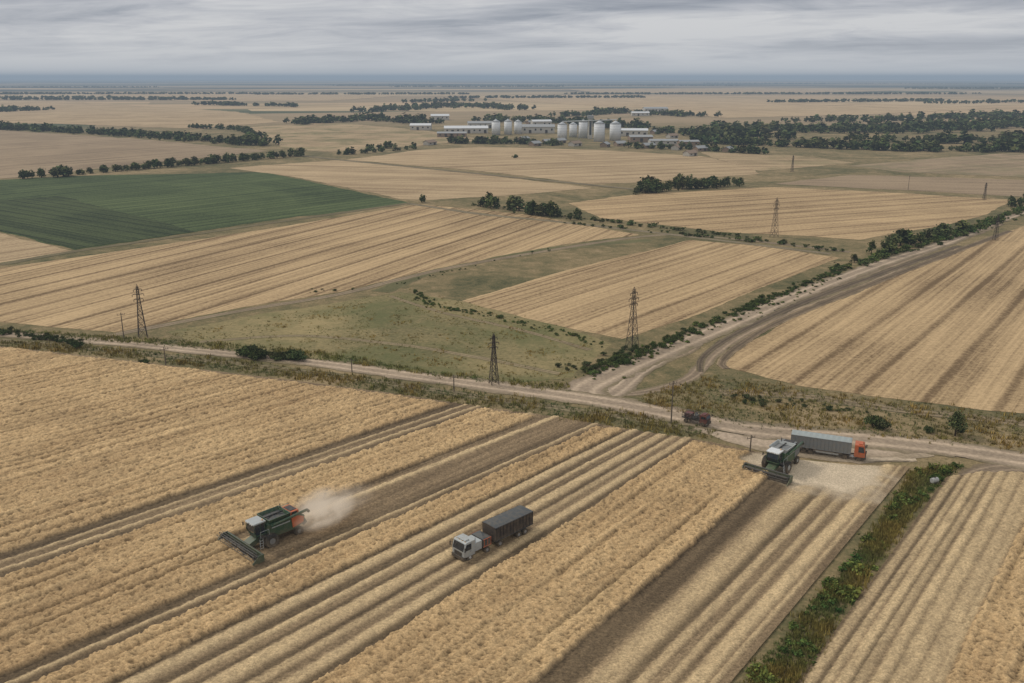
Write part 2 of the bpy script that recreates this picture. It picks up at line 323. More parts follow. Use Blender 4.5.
# ------------------------------------------------------------ near fields: heightfields of standing wheat, stubble and windrows
wheat_mat=attr_mat('wheat_straw',5.0,0.64,1.36,0.9,0.15,0.07)
UA=np.array([math.sin(math.radians(43.5)),math.cos(math.radians(43.5))])
UB=np.array([math.sin(math.radians(40)),math.cos(math.radians(40))])
PA=G(272,540); PB=G(779,468)
def wheat_heightfield(Fp,vpx,vpv,strips,rows_,tramx,sd,cell=0.27,NR=430,yend=72,cuts=(),darkband=(),yards=(),wheels=()):
    Fx=np.array([p[0] for p in Fp],float); Fy=np.array([p[1] for p in Fp],float)
    xs=np.linspace(Fx[0],Fx[-1],3000); W=np.array([G(a,b_) for a,b_ in zip(xs,np.interp(xs,Fx,Fy))])
    vp=np.interp(xs,vpx,vpv)
    dirs=np.stack([vp-512,np.full_like(vp,938.)],1); dirs/=np.linalg.norm(dirs,axis=1)[:,None]
    nearp=W-dirs*((W[:,1]-yend)/dirs[:,1])[:,None]
    arc=np.cumsum(np.r_[0,np.linalg.norm(np.diff(0.5*(W+nearp),axis=0),axis=1)])
    NC=int(arc[-1]/cell); cs=np.linspace(0,arc[-1],NC); XX=np.interp(cs,arc,xs)
    FW=np.stack([np.interp(XX,xs,W[:,0]),np.interp(XX,xs,W[:,1])],1); NW=np.stack([np.interp(XX,xs,nearp[:,0]),np.interp(XX,xs,nearp[:,1])],1)
    tt=np.linspace(0,1,NR)
    Pg=FW[None]*(1-tt)[:,None,None]+NW[None]*tt[:,None,None]
    PX,PY=Pg[...,0],Pg[...,1]; cg=np.broadcast_to(cs[None],PX.shape)
    sg=tt[:,None]*np.linalg.norm(FW-NW,axis=1)[None]
    wob=(fbm(sg,cg*0.1,22,sd+31)-0.5)*0.7
    wob2=wob+(vnoise(sg+500,cg,0.7,sd+33)-0.5)*0.45
    Cw=cg+wob2; Cl=cg+wob*0.6
    X2c=lambda x:np.interp(x,XX,cs)
    stand=np.zeros(PX.shape)
    for a,b_ in strips:
        ca,cb=X2c(a),X2c(b_); stand=np.maximum(stand,ease(ca-0.15,ca+0.15,Cw)*(1-ease(cb-0.15,cb+0.15,Cw)))
    cutm=np.zeros(PX.shape)
    for P0,U,half,front in cuts:
        nn=np.array([U[1],-U[0]])
        a=(PX-P0[0])*U[0]+(PY-P0[1])*U[1]; c=(PX-P0[0])*nn[0]+(PY-P0[1])*nn[1]+wob2*0.4
        mk=(a>-front)*(np.abs(c)<half); cutm=np.maximum(cutm,mk)
    stand=stand*(1-cutm)
    stand*=ease(1.0,2.0,sg+(fbm(cg,sg,5,44)-0.5)*2)
    wr=np.zeros(PX.shape)
    for x,wd in rows_: wr=np.maximum(wr,np.exp(-((Cl-X2c(x))/wd)**4)*(0.6+0.4*rng.random()))
    wr=np.clip(wr*(0.6+0.8*fbm(sg*.5,cg*1.5,2.0,sd+51)),0,1)*(1-stand)
    r1=rng.random(PX.shape); r2=vnoise(PX+3000,PY+3000,0.75,sd+61); r3=fbm(PX+3000,PY+3000,22,sd+62); r5=fbm(PX+3000,PY+3000,3.5,sd+64)
    r6=fbm(sg*0.03+100,cg,1.5,sd+65); r7=vnoise(sg*0.05+300,cg,0.6,sd+68); r8=fbm(sg*0.06+700,cg,5,sd+69)
    lodged=ease(0.55,0.72,fbm(PX+3000,PY+3000,8,sd+66))
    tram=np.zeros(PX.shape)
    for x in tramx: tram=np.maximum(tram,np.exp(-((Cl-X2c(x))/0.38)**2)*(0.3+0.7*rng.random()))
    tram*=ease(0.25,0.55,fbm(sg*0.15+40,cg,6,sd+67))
    blk=np.zeros(PX.shape)
    for a,b_ in darkband:
        ca,cb=X2c(a),X2c(b_); blk=np.maximum(blk,ease(ca-0.3,ca+0.3,Cl)*(1-ease(cb-0.3,cb+0.3,Cl)))
    wt=np.zeros(PX.shape)
    for x in wheels:
        c0=X2c(x)
        for o_ in (-1.0,1.0): wt=np.maximum(wt,np.exp(-((Cl-c0-o_)/0.3)**4))
    yd=np.zeros(PX.shape)
    for (yx,yy,rx,ry) in yards:
        q=G(yx,yy); yd=np.maximum(yd,ease(1.0,0.45,np.hypot((PX-q[0])/rx,(PY-q[1])/ry)+(fbm(PX+4000,PY+4000,5,91)-0.5)*0.7))
    stand=stand*(1-(yd>0.3)); wr=wr*(1-yd)
    Z=0.04+(1-stand)*(1-0.8*yd)*(0.04+0.13*r1*(1-.7*wt)+0.26*wr*(0.6+0.6*r2)+0.08*r2)+stand*(0.62+0.30*(r2-0.5)+0.38*(r1-0.5)+0.22*(r5-0.5)+0.18*(r7-.5)-0.12*lodged-0.42*tram)
    cst=np.array([0.53,0.37,0.19]); cst2=np.array([0.30,0.192,0.093]); csb=np.array([0.125,0.086,0.048]); csb2=np.array([0.275,0.195,0.11]); cwr=np.array([0.53,0.39,0.215])
    f=np.clip(0.40*r3+0.22*r5+0.50*r6+0.40*r7+0.35*r8-0.37,0,1)[...,None]
    colst=cst*(f*1.05)+cst2*(1.0-f)
    speck=1-0.42*((r1<0.11)|(r2<0.12))
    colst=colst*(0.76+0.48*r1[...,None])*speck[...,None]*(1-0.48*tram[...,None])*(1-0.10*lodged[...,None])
    fb=np.clip(r6*0.7+r7*0.6+r3*0.4-0.38,0,1)[...,None]
    colsb=(csb*(1-fb)+csb2*fb)*(0.7+0.6*r1[...,None])*(1-0.4*blk[...,None])*(1-0.25*wt[...,None])
    colsb=colsb*(1-wr[...,None])+cwr*(0.75+0.4*r1[...,None])*wr[...,None]
    cyd=np.array([0.52,0.42,0.29])*(0.75+0.35*r5[...,None]+0.15*r1[...,None])
    colsb=colsb*(1-yd[...,None])+cyd*yd[...,None]
    C=colst*stand[...,None]+colsb*(1-stand[...,None])
    V=np.stack([PX,PY,Z],2).reshape(-1,3)
    I,J=np.meshgrid(np.arange(NC-1),np.arange(NR-1)); b=(J*NC+I).ravel()
    mesh_obj('wheat_field',V,np.stack([b,b+NC,b+NC+1,b+1],1),wheat_mat,np.clip(C.reshape(-1,3),0.015,1))
FpA=[(-150,325),(0,347),(100,358),(200,370),(300,382),(400,395),(470,406),(560,418),(640,432),(700,441),(760,453),(800,460),(850,465),(910,468)]
wheat_heightfield(FpA,[-150,480,575,640,700,790,905],[1450,1430,1400,1325,1255,1220,1235],
    [(-150,455),(489,588),(604,627),(697,790)],
    [(466,.4),(478,.45),(530,.7),(556,.7),(596,.4),(634,1.0),(648,.65),(662,1.1),(675,.7),(687,.9),(830,1.8),(853,.7),(870,.7),(888,1.1),(900,.4)],
    list(np.arange(-140,450,11.0)+rng.normal(size=54)*2)+[500,512,528,545,560,575,612,715,735,752,770],0,cuts=[(PA,UA,4.5,4.8),(PB,UB,3.9,3.5)],
    darkband=[(455,463),(482,490),(588,594),(599,604),(626,630),(640,645),(654,657),(668,671),(690,697),(790,812),(838,848)],yards=[(828,472,13,11),(800,462,10,6)],wheels=[552,641,820,860])
wheat_heightfield([(946,478),(985,473),(1024,474),(1120,480),(1330,510)],[900,1300],[1236,1232],[(1046,1330)],
    [(955,.8),(968,.6),(979,.9),(990,.6),(1002,.8),(1016,1.3),(1032,1.1),(1041,.6)],[1055,1070,1090,1110,1140],200,cell=0.3,NR=330,yend=60,darkband=[(946,952),(960,965),(983,988),(1008,1011)],wheels=[962,985])

# ------------------------------------------------------------ foliage templates
def strut(p0,p1,r0,r1,n=5,col=(0.06,0.045,0.03)):
    p0=np.array(p0,float);p1=np.array(p1,float); d=p1-p0; d/=np.linalg.norm(d)+1e-9
    a=np.cross(d,[0,0,1]) if abs(d[2])<0.9 else np.cross(d,[1,0,0]); a/=np.linalg.norm(a); b=np.cross(d,a)
    th=np.arange(n)*2*math.pi/n; ring=np.cos(th)[:,None]*a+np.sin(th)[:,None]*b
    V=np.r_[p0+ring*r0,p1+ring*r1]; F=np.array([(i,(i+1)%n,n+(i+1)%n,n+i) for i in range(n)])
    return V,F,np.tile(np.array(col),(len(V),1))
def cat(parts):
    V=[];F=[];C=[];o=0
    for v,f,c in parts: V.append(v);F.append(f+o);C.append(c);o+=len(v)
    return np.concatenate(V),np.concatenate(F),np.concatenate(C)
def leaves(n,lobes,leaf,r,base=(0.078,0.092,0.036),flat=0.75):
    lobes=np.array(lobes); L=r.integers(0,len(lobes),n); tone=0.6+0.8*r.random(len(lobes))
    d=r.normal(size=(n,3)); d/=np.linalg.norm(d,axis=1)[:,None]; rad=(0.45+0.6*r.random(n)**0.7)
    c=lobes[L,:3]+d*rad[:,None]*lobes[L,3:4]*np.array([1,1,flat])
    nn=d+r.normal(size=(n,3))*0.7+np.array([0,0,0.5]); nn/=np.linalg.norm(nn,axis=1)[:,None]
    a=np.cross(nn,r.normal(size=(n,3))); a/=np.linalg.norm(a,axis=1)[:,None]; b=np.cross(nn,a)
    s=(leaf*(0.5+r.random(n)))[:,None]
    V=np.stack([c-a*s-b*s*.3,c+b*s*.8-a*s*.2,c+a*s+b*s*.2,c-b*s*.8+a*s*.3],1).reshape(-1,3)
    V[:,2]=np.maximum(V[:,2],0.01)
    F=np.arange(4*n).reshape(n,4)
    k=(tone[L]*(0.65+0.7*r.random(n)))[:,None]
    C=np.array(base)*k*(1+0.25*(r.random((n,1))-0.5)*np.array([1.5,0.3,-0.5]))
    return V,F,np.repeat(C,4,axis=0)
def tree_t(seed,nl,leaf):      # unit-height tree, full crown
    r=np.random.default_rng(seed); lob=[]
    for k in range(11):
        a=r.random()*6.28; z=0.22+0.55*r.random(); q=0.30*r.random()**.5*(1.1-0.6*z); lob.append((q*math.cos(a),q*math.sin(a),z,0.14+0.09*r.random()))
    lob.append((0.03,0,0.84,0.13)); lob.append((0,0,0.45,0.25))
    parts=[leaves(nl,lob,leaf,r,flat=0.95),strut((0,0,0),(0.01,0,0.6),0.035,0.018)]
    for l in lob[:4]: parts.append(strut((0,0,0.15+0.2*r.random()),l[:3],0.018,0.006,4))
    return cat(parts)
def bush_t(seed,nl,leaf):      # unit-height bush
    r=np.random.default_rng(seed); lob=[]
    for k in range(7):
        a=r.random()*6.28; q=0.5*r.random()**.6; z=0.22+0.38*r.random(); lob.append((q*math.cos(a),q*math.sin(a),z,0.22+0.16*r.random()))
    parts=[leaves(nl,lob,leaf,r)]
    for l in lob[:4]: parts.append(strut((0,0,0),l[:3],0.03,0.01,4))
    return cat(parts)
def tuft_t(seed,nb=9,base=(0.18,0.15,0.07)):
    r=np.random.default_rng(seed); V=[];C=[]
    for k in range(nb):
        a=r.random()*6.28; l=0.5+0.5*r.random(); x,y=r.normal(size=2)*0.25; ca,sa=math.cos(a),math.sin(a); w_=0.06
        lean=0.35*r.random()
        V+=[(x-sa*w_,y+ca*w_,0),(x+sa*w_,y-ca*w_,0),(x+sa*w_*.4+ca*lean*l,y-ca*w_*.4+sa*lean*l,l),(x-sa*w_*.4+ca*lean*l,y+ca*w_*.4+sa*lean*l,l)]
        C+=[np.array(base)*(0.6+0.8*r.random())]*4
    V=np.array(V); return V,np.arange(len(V)).reshape(-1,4),np.array(C)
TR={'near':[tree_t(s,1500,0.03) for s in range(3)],'mid':[tree_t(s+5,260,0.065) for s in range(6)],'far':[tree_t(s+20,70,0.12) for s in range(5)],'vfar':[tree_t(s+40,24,0.2) for s in range(5)]}
BU={'near':[bush_t(s,600,0.06) for s in range(4)],'mid':[bush_t(s+5,110,0.12) for s in range(5)],'far':[bush_t(s+20,40,0.2) for s in range(4)]}
BU['vfar']=BU['far']
TU=[tuft_t(s) for s in range(5)]
fol=attr_mat('foliage_leaves',0,bump=False)
def place(name,temps,pos,scl,wide=None,tint=None,obj=True):
    pos=np.asarray(pos,float); n_=len(pos); which=rng.integers(0,len(temps),n_); parts=[]
    if wide is None: wide=np.ones(n_)
    tints=np.ones((n_,3)) if tint is None else tint
    for k,(tv,tf,tc) in enumerate(temps):
        ix=np.where(which==k)[0]
        if not len(ix): continue
        a=rng.random(len(ix))*6.283; ca,sa=np.cos(a),np.sin(a); s=np.asarray(scl)[ix]; w_=s*np.asarray(wide)[ix]
        x=(tv[None,:,0]*ca[:,None]-tv[None,:,1]*sa[:,None])*w_[:,None]+pos[ix,0:1]
        y=(tv[None,:,0]*sa[:,None]+tv[None,:,1]*ca[:,None])*w_[:,None]+pos[ix,1:2]
        z=tv[None,:,2]*s[:,None]+np.zeros((len(ix),1))
        V=np.stack([x,y,z],2).reshape(-1,3)
        F=(tf[None]+(np.arange(len(ix))*len(tv))[:,None,None]).reshape(-1,4)
        C=(tc[None]*tints[ix][:,None,:]).reshape(-1,3)
        parts.append((V,F,C))
    V,F,C=cat(parts)
    return mesh_obj(name,V,F,fol,C)
def row(name,kind,pix,width,spacing,h0,h1,wide=1.0,gap=0.0,tint=(1,1,1)):
    P=GP(pix); seg=np.linalg.norm(np.diff(P,axis=0),axis=1); s=np.r_[0,np.cumsum(seg)]
    nn=max(2,int(s[-1]/spacing)); q=np.sort(rng.random(nn)*s[-1])
    if gap>0: q=q[vnoise(q+50*rng.random(),q*0+3,max(9,spacing*4),int(rng.integers(1e6)))>gap]
    if len(q)<1: q=np.array([s[-1]/2])
    x=np.interp(q,s,P[:,0]); y=np.interp(q,s,P[:,1])
    hm=0.6+0.8*vnoise(q,q*0+9,h1*2.5,int(rng.integers(1e6)))
    x=x+rng.normal(size=len(q))*width/2.5; y=y+rng.normal(size=len(q))*width/2.5
    d_=np.hypot(x,y).min(); lod='near' if d_<230 else ('mid' if d_<700 else ('far' if d_<1900 else 'vfar'))
    T=(TR if kind=='tree' else BU)[lod]
    sc_=(h0+(h1-h0)*rng.random(len(q))**1.3)*hm
    tn=np.array(tint)*(0.7+0.6*rng.random((len(q),1)))*(1+0.2*(rng.random((len(q),3))-0.5))
    return place(name,T,np.stack([x,y],1),sc_,wide*(0.8+0.5*rng.random(len(q))),tn)

row('hedgerow','bush',[(590,376),(640,353),(700,329),(760,303),(835,272)],3,0.5,0.4,1.6,1.0,gap=.22,tint=(1.1,1.2,1))
row('hedgerow','bush',[(590,379),(640,356),(700,332),(760,306),(835,275)],5,0.7,0.25,0.7,1.3,tint=(1.5,1.55,1))
row('hedgerow','bush',[(835,272),(880,258),(965,234),(1024,209),(1100,180)],4,0.8,0.8,2.6,gap=.2,tint=(1.1,1.2,1))
row('tree_row','tree',[(850,264),(905,246),(940,238),(968,231)],4,2.6,3,7,1.2,gap=0.3)
row('tree_row','tree',[(1012,208),(1040,200)],4,3,4,6,1.2)
row('tree_row','tree',[(478,206),(500,208),(530,214),(572,218)],7,2.0,3,7,1.1,gap=0.1)
row('hedgerow','bush',[(470,205),(570,218),(700,232),(840,252)],4,1.1,0.7,2.0,gap=0.3)
row('hedgerow','bush',[(560,223),(640,230),(760,243)],3,1.5,0.7,1.6,gap=0.3)
row('tree_row','tree',[(634,194),(670,190),(745,186)],8,1.6,4,8,1.1)
row('tree_row','tree',[(20,179),(75,176)],7,2.0,5,8.5,1.2)
row('tree_row','tree',[(75,175),(170,167),(300,156)],6,1.6,3,6,1.3)
row('tree_row','tree',[(-60,126),(0,129),(120,135),(265,146)],18,1.7,4,8.5,1.3)
row('hedgerow','bush',[(-100,322),(0,333),(82,344)],2.2,0.5,0.6,1.8)
row('shrub','bush',[(244,355),(275,359),(306,358)],1.8,0.45,1.8,3.6,0.85)
row('hedgerow','bush',[(416,292),(430,305),(500,318),(560,333),(608,347)],2.5,0.6,0.35,1.0,gap=0.2,tint=(1.2,1.35,1))
row('hedgerow','bush',[(300,292),(400,286),(460,268),(560,248)],4,2.0,0.3,0.8,gap=0.45)
row('hedgerow','bush',[(560,375),(590,366),(640,350)],5,1.0,0.5,1.4,gap=0.3)
row('hedgerow','bush',[(720,398),(800,404),(900,420),(1024,440),(1200,470)],3,1.2,0.4,1.2,gap=0.4)
row('shrub','bush',[(868,427),(886,429)],.7,.7,2.0,2.8,0.8)
row('shrub','bush',[(926,432),(931,434)],.3,.7,1.4,1.7,0.8)
o=place('small_tree',TR['near'],[G(955,436)],[4.8],[1.0])
row('shrub','bush',[(74,348),(82,348)],.5,.8,1.8,2.4,0.7)
row('shrub','bush',[(140,363),(150,364)],.5,.8,1.0,1.4,0.8)
row('shrub','bush',[(514,158),(519,158)],1,2,3,4,0.9)
row('tree_row','tree',[(370,149),(395,148)],6,2,5,8,1.2)
row('tree_row','tree',[(418,203),(432,203)],3,2.5,2.5,4.5,1.2)
# woods around the elevator and to the right
for pts,wd,sp_,h0,h1 in [([(300,124),(370,120),(430,124)],30,2.0,6,11),([(370,112),(460,106),(520,110)],50,3.2,7,11),([(450,143),(520,144),(560,146)],10,1.8,4,8),
    ([(480,121),(560,123),(640,129)],36,2.2,6,11),([(630,148),(700,150),(760,154)],10,2.2,4,8),([(640,132),(720,137),(780,139)],36,1.8,6,11),
    ([(700,143),(800,147),(900,151),(1060,152)],16,1.7,5,10),([(740,129),(860,132),(960,128),(1060,124)],60,1.4,7,12),([(790,122),(880,121),(1060,116)],40,3.4,7,11),
    ([(860,141),(950,143),(1060,141)],30,2,5,9),([(0,112),(45,110)],24,2.5,7,11),([(200,105),(300,107)],24,3.5,7,10),([(560,117),(620,113),(700,117)],26,3,6,10),([(-60,99),(50,98),(180,99)],34,5,7,9),
    ([(190,128),(240,130),(262,138)],8,4,4,7),([(340,155),(420,149)],6,4,3,6),([(400,103),(470,101)],50,5,7,9),([(930,104),(1060,102)],50,5,7,9)]:
    row('distant_woodland','tree',pts,wd,sp_,h0,h1,1.4)
# far shelter belts
bp=[];hs=[]
for k in range(16):
    dd=2500*math.exp(rng.random()*1.4); ang=(rng.random()-0.5)*1.3; a0=rng.choice([0.05,0.12,-0.06,0.2])+rng.normal()*0.05
    L=dd*(0.15+0.35*rng.random()); c0=np.array([math.sin(ang)*dd,math.cos(ang)*dd]); nn=int(L/(2.0+dd/2000.))
    q=(rng.random(nn)-0.5)*L; wd_=dd*0.004
    bp.append(np.stack([c0[0]+q*math.cos(a0)+rng.normal(size=nn)*wd_,c0[1]+q*math.sin(a0)+rng.normal(size=nn)*wd_],1))
bp=np.concatenate(bp); place('distant_tree_belt',TR['vfar'],bp,5+4*rng.random(len(bp)),1.6+0.5*rng.random(len(bp)),(0.7+0.4*rng.random((len(bp),1)))*np.ones(3))

# weeds strip near right and verge grass tufts
def band(name,temps,left,right,nper,h0,h1,tint=(1,1,1),wide=1.0,clump=0.0):
    A=smooth_line(GP(left),2.0); B=smooth_line(GP(right),2.0)
    ta=np.linspace(0,1,400); rs=lambda P:np.stack([np.interp(ta,np.linspace(0,1,len(P)),P[:,0]),np.interp(ta,np.linspace(0,1,len(P)),P[:,1])],1)
    A,B=rs(A),rs(B); seg=np.linalg.norm(np.diff((A+B)/2,axis=0),axis=1); wdt=np.linalg.norm(A-B,axis=1)[:-1]; area=seg*wdt
    k=rng.choice(399,int(area.sum()*nper),p=area/area.sum()); f=rng.random(len(k))[:,None]
    f=f+rng.normal(size=f.shape)*0.06
    P=A[k]*(1-f)+B[k]*f+rng.normal(size=(len(k),2))*0.3
    if clump>0:
        ok=fbm(P[:,0]+4000,P[:,1]+4000,3.5,77)>clump; P=P[ok]
    n_=len(P); g=vnoise(P[:,0]+4000,P[:,1]+4000,4,78)[:,None]
    hh=0.6+0.8*g[:,0]
    tn=np.array(tint)*(0.6+0.8*rng.random((n_,1)))*(1+np.array([0.9,0.35,0.2])*(g-0.5)*1.2)
    return place(name,temps,P,(h0+(h1-h0)*rng.random(n_)**1.5)*hh,wide*(0.8+0.5*rng.random(n_)),tn)
WB=[bush_t(s+60,70,0.13) for s in range(4)]
wl=[(640,820),(744,683),(797,622),(858,552),(900,492),(912,472)]
wrr=[(720,820),(798,683),(848,605),(900,530),(938,484),(958,466)]
band('weed_strip',WB,wl,wrr,1.1,0.35,1.3,(1.05,1.2,0.8),1.0,clump=0.5)
band('weed_strip',WB,wl,wrr,1.3,0.15,0.45,(1.45,1.45,0.9),1.2,clump=0.4)
band('verge_grass',TU,wl,wrr,7,0.3,0.8,(0.95,1.05,0.68),1.0)
band('verge_grass',TU,[(-100,336),(100,347),(300,369),(500,396),(640,415),(720,434)],[(-100,340),(100,356),(300,380),(500,411),(640,431),(720,442)],2.2,0.3,0.8,(0.95,1.0,0.65),1.4)
band('verge_grass',TU,[(-100,322),(100,336),(300,350),(450,374),(570,384)],[(-100,326),(100,341),(300,358),(450,378),(570,392)],2.0,0.3,0.8,(0.9,1.05,0.65),1.4)
band('verge_grass',TU,[(640,396),(720,378),(800,390),(1024,418),(1200,440)],[(640,404),(740,424),(850,432),(1024,451),(1200,474)],1.8,0.3,0.7,(1.05,1.05,0.7),1.4)
band('verge_grass',TU,[(170,334),(300,312),(400,296),(500,312),(600,345)],[(170,340),(300,355),(420,372),(500,380),(570,378)],0.8,0.2,0.45,(1.05,1.05,0.6),1.6,clump=0.47)

# ------------------------------------------------------------ lattice pylons and poles
steel=paint('pylon_weathered_steel',(0.045,0.036,0.03),0.7,0.2); wood=paint('weathered_wood',(0.10,0.08,0.06),0.85,0.2)
def pylon(px,py,h,yaw=0.3):
    b=h*0.075; parts=[]
    zs=np.array([0,.16,.3,.43,.55,.66,.76,.86,.95])*h; hw=np.interp(zs,[0,0.66*h,0.95*h],[b,b*0.36,b*0.2])
    r=0.055
    cor=lambda k,i:(hw[k]*(1,-1,-1,1)[i],hw[k]*(1,1,-1,-1)[i],zs[k])
    for k in range(len(zs)-1):
        for i in range(4):
            j=(i+1)%4
            parts.append(strut(cor(k,i),cor(k+1,i),r*1.5,r*1.3,4))
            parts.append(strut(cor(k,i),cor(k+1,j),r*.7,r*.7,4)); parts.append(strut(cor(k,j),cor(k+1,i),r*.7,r*.7,4))
            parts.append(strut(cor(k+1,i),cor(k+1,j),r*.7,r*.7,4))
    for i in range(4): parts.append(strut(cor(8,i),(0,0,h),r,r*.6,4))
    for z,L in ((0.72,0.08),(0.81,0.10),(0.90,0.07)):
        for s_ in (-1,1):
            w_=b*0.3
            for e in (-1,1):
                parts.append(strut((0,e*w_,z*h),(s_*L*h,0,z*h),r*.9,r*.7,4)); 
            parts.append(strut((0,0,z*h+0.04*h),(s_*L*h,0,z*h),r*.8,r*.6,4))
            parts.append(strut((s_*L*h,0,z*h),(s_*L*h,0,z*h-0.04*h),0.07,0.07,5))
    V,F,C=cat(parts); p=G(px,py); o=mesh_obj('lattice_pylon',V,F,steel); o.location=(p[0],p[1],0); o.rotation_euler=(0,0,yaw)
for a in [(143,337,13,.5),(632,348,14.5,.6),(494,384,10.8,.4),(774,237,15.5,.5),(995,240,10,.4),(792,172,11,.3),(984,200,9,0.2)]: pylon(*a)
def pole(px,py,h,arm=True):
    parts=[strut((0,0,0),(0,0,h),0.13,0.09,8)]
    if arm: parts+= [strut((-0.9,0,h-.5),(.9,0,h-.5),.06,.06,4)]+[strut((x,0,h-.45),(x,0,h-.15),.05,.04,5) for x in (-.8,0.3,.8)]
    V,F,C=cat(parts); p=G(px,py); o=mesh_obj('utility_pole',V,F,wood); o.location=(p[0],p[1],0); o.rotation_euler=(0,0,.5)
for a in [(671,424,8.2),(124,339,6.5),(166,367,4.5),(454,392,3.5),(908,190,8),(352,372,3),(750,452,3.0)]: pole(*a)

# ------------------------------------------------------------ mesh part builder
def finish(name,V,F,mat,parent,bev=0.0,smooth=False):
    me=bpy.data.meshes.new(name); me.from_pydata([tuple(map(float,v)) for v in V],[],[list(map(int,f)) for f in F]); me.update()
    me.materials.append(mat); o=bpy.data.objects.new(name,me); scene.collection.objects.link(o); o.parent=parent
    if bev>0:
        md=o.modifiers.new('bevel','BEVEL'); md.width=bev; md.segments=2; md.limit_method='ANGLE'
    if smooth:
        for p in me.polygons: p.use_smooth=len(p.vertices)==4
    return o
def hexa(name,P,mat,parent,bev=0.03):   # 8 points: bottom 4 ccw, top 4 ccw
    return finish(name,P,[(3,2,1,0),(4,5,6,7),(0,1,5,4),(1,2,6,5),(2,3,7,6),(3,0,4,7)],mat,parent,bev)
def box(name,x0,x1,y0,y1,z0,z1,mat,parent,bev=0.03):
    return hexa(name,[(x0,y0,z0),(x1,y0,z0),(x1,y1,z0),(x0,y1,z0),(x0,y0,z1),(x1,y0,z1),(x1,y1,z1),(x0,y1,z1)],mat,parent,bev)
def prism(name,prof,y0,y1,mat,parent,bev=0.03):   # profile in x,z (ccw), extruded along y
    k=len(prof); V=[(x,y0,z) for x,z in prof]+[(x,y1,z) for x,z in prof]
    F=[tuple(range(k)),tuple(range(2*k-1,k-1,-1))]+[((i+1)%k,i,k+i,k+(i+1)%k) for i in range(k)]
    return finish(name,V,F,mat,parent,bev)
def cyl(name,p0,p1,r,mat,parent,n=16,r1=None,bev=0.0):
    V,F,_=strut(p0,p1,r,r if r1 is None else r1,n); F=[tuple(f) for f in F]+[tuple(range(n))[::-1],tuple(range(n,2*n))]
    return finish(name,V,F,mat,parent,bev,True)
def multi(name,structs,mat,parent):
    V,F,_=cat([strut(*s) for s in structs]); return finish(name,V,F,mat,parent)
def wheel(name,x,y,r,wd,parent,hub,lugs=False):
    prof=[(0.0,-.5),(0.62,-.5),(0.66,-.36),(.93,-.5),(1.0,-.36),(1.0,.36),(.93,.5),(.66,.5),(.62,.36),(0,.36)]
    n_=24; V=[];F=[]
    for i in range(n_):
        a=i*2*math.pi/n_
        for pr,pw in prof: V.append((x+pr*r*math.cos(a),y+pw*wd,r+pr*r*math.sin(a)))
    k=len(prof)
    for i in range(n_):
        for j in range(k-1): F.append((i*k+j,i*k+j+1,((i+1)%n_)*k+j+1,((i+1)%n_)*k+j))
    if lugs:
        for i in range(20):
            a=i*2*math.pi/20; ca,sa=math.cos(a),math.sin(a)
            for sgn in (-1,1):
                o_=len(V)
                for rr in (r*0.98,r*1.05):
                    for (t_,yy) in ((-.05,0.02),(.05,0.02),(.05+.12,.48),(-.05+.12,.48)):
                        V.append((x+rr*ca-t_*sa*1.0,y+sgn*yy*wd,r+rr*sa+t_*ca))
                F+=[(o_+4,o_+5,o_+6,o_+7),(o_,o_+1,o_+5,o_+4),(o_+1,o_+2,o_+6,o_+5),(o_+2,o_+3,o_+7,o_+6),(o_+3,o_,o_+4,o_+7)]
    o=finish(name,V,F,TYRE,parent)
    s=1 if y>0 else -1
    cyl(name+'_hub',(x,y-wd*.38,r),(x,y+wd*.44*s if s>0 else y-wd*.44,r),r*.45,hub,parent,14)
    return o
TYRE=paint('tyre_rubber',(0.022,0.021,0.02),0.85,0.45); GL=glass('cab_glass')
GREEN=paint('paint_green',(0.035,0.085,0.04),0.4,0.4); DKG=paint('paint_dark_green',(0.03,0.068,0.036),0.4,0.35)
BLK=paint('black_steel',(0.02,0.02,0.021),0.5,0.3); ORG=paint('paint_orange',(0.46,0.10,0.03),0.4,0.4); REDD=paint('paint_dark_red',(0.10,0.022,0.018),0.5,0.3)
WHT=paint('paint_white',(0.62,0.63,0.62),0.35,0.35); GRY=paint('paint_grey',(0.17,0.18,0.18),0.5,0.35); LGR=paint('paint_light_grey',(0.36,0.38,0.37),0.5,0.35)
TARP=paint('tarpaulin',(0.29,0.325,0.315),0.7,0.25); YEL=paint('lamp_amber',(0.6,0.3,0.03),0.3,0.1); LMP=paint('lamp_glass',(0.7,0.7,0.66),0.15,0.1)
GRAIN=paint('wheat_grain',(0.42,0.28,0.12),0.95,0.2); STEEL=paint('galvanised_steel',(0.35,0.36,0.37),0.45,0.3,0.4)
DGRY=paint('paint_charcoal',(0.05,0.055,0.055),0.5,0.35); RUST=paint('paint_dark_brown',(0.045,0.036,0.03),0.6,0.35)
def vehicle(name,P,heading,scale=1.0):   # heading: ground vector that local +X points to
    e=bpy.data.objects.new(name,None); scene.collection.objects.link(e); e.location=(P[0],P[1],0.06); e.rotation_euler=(0,0,math.atan2(heading[1],heading[0])); e.scale=(scale,)*3; return e

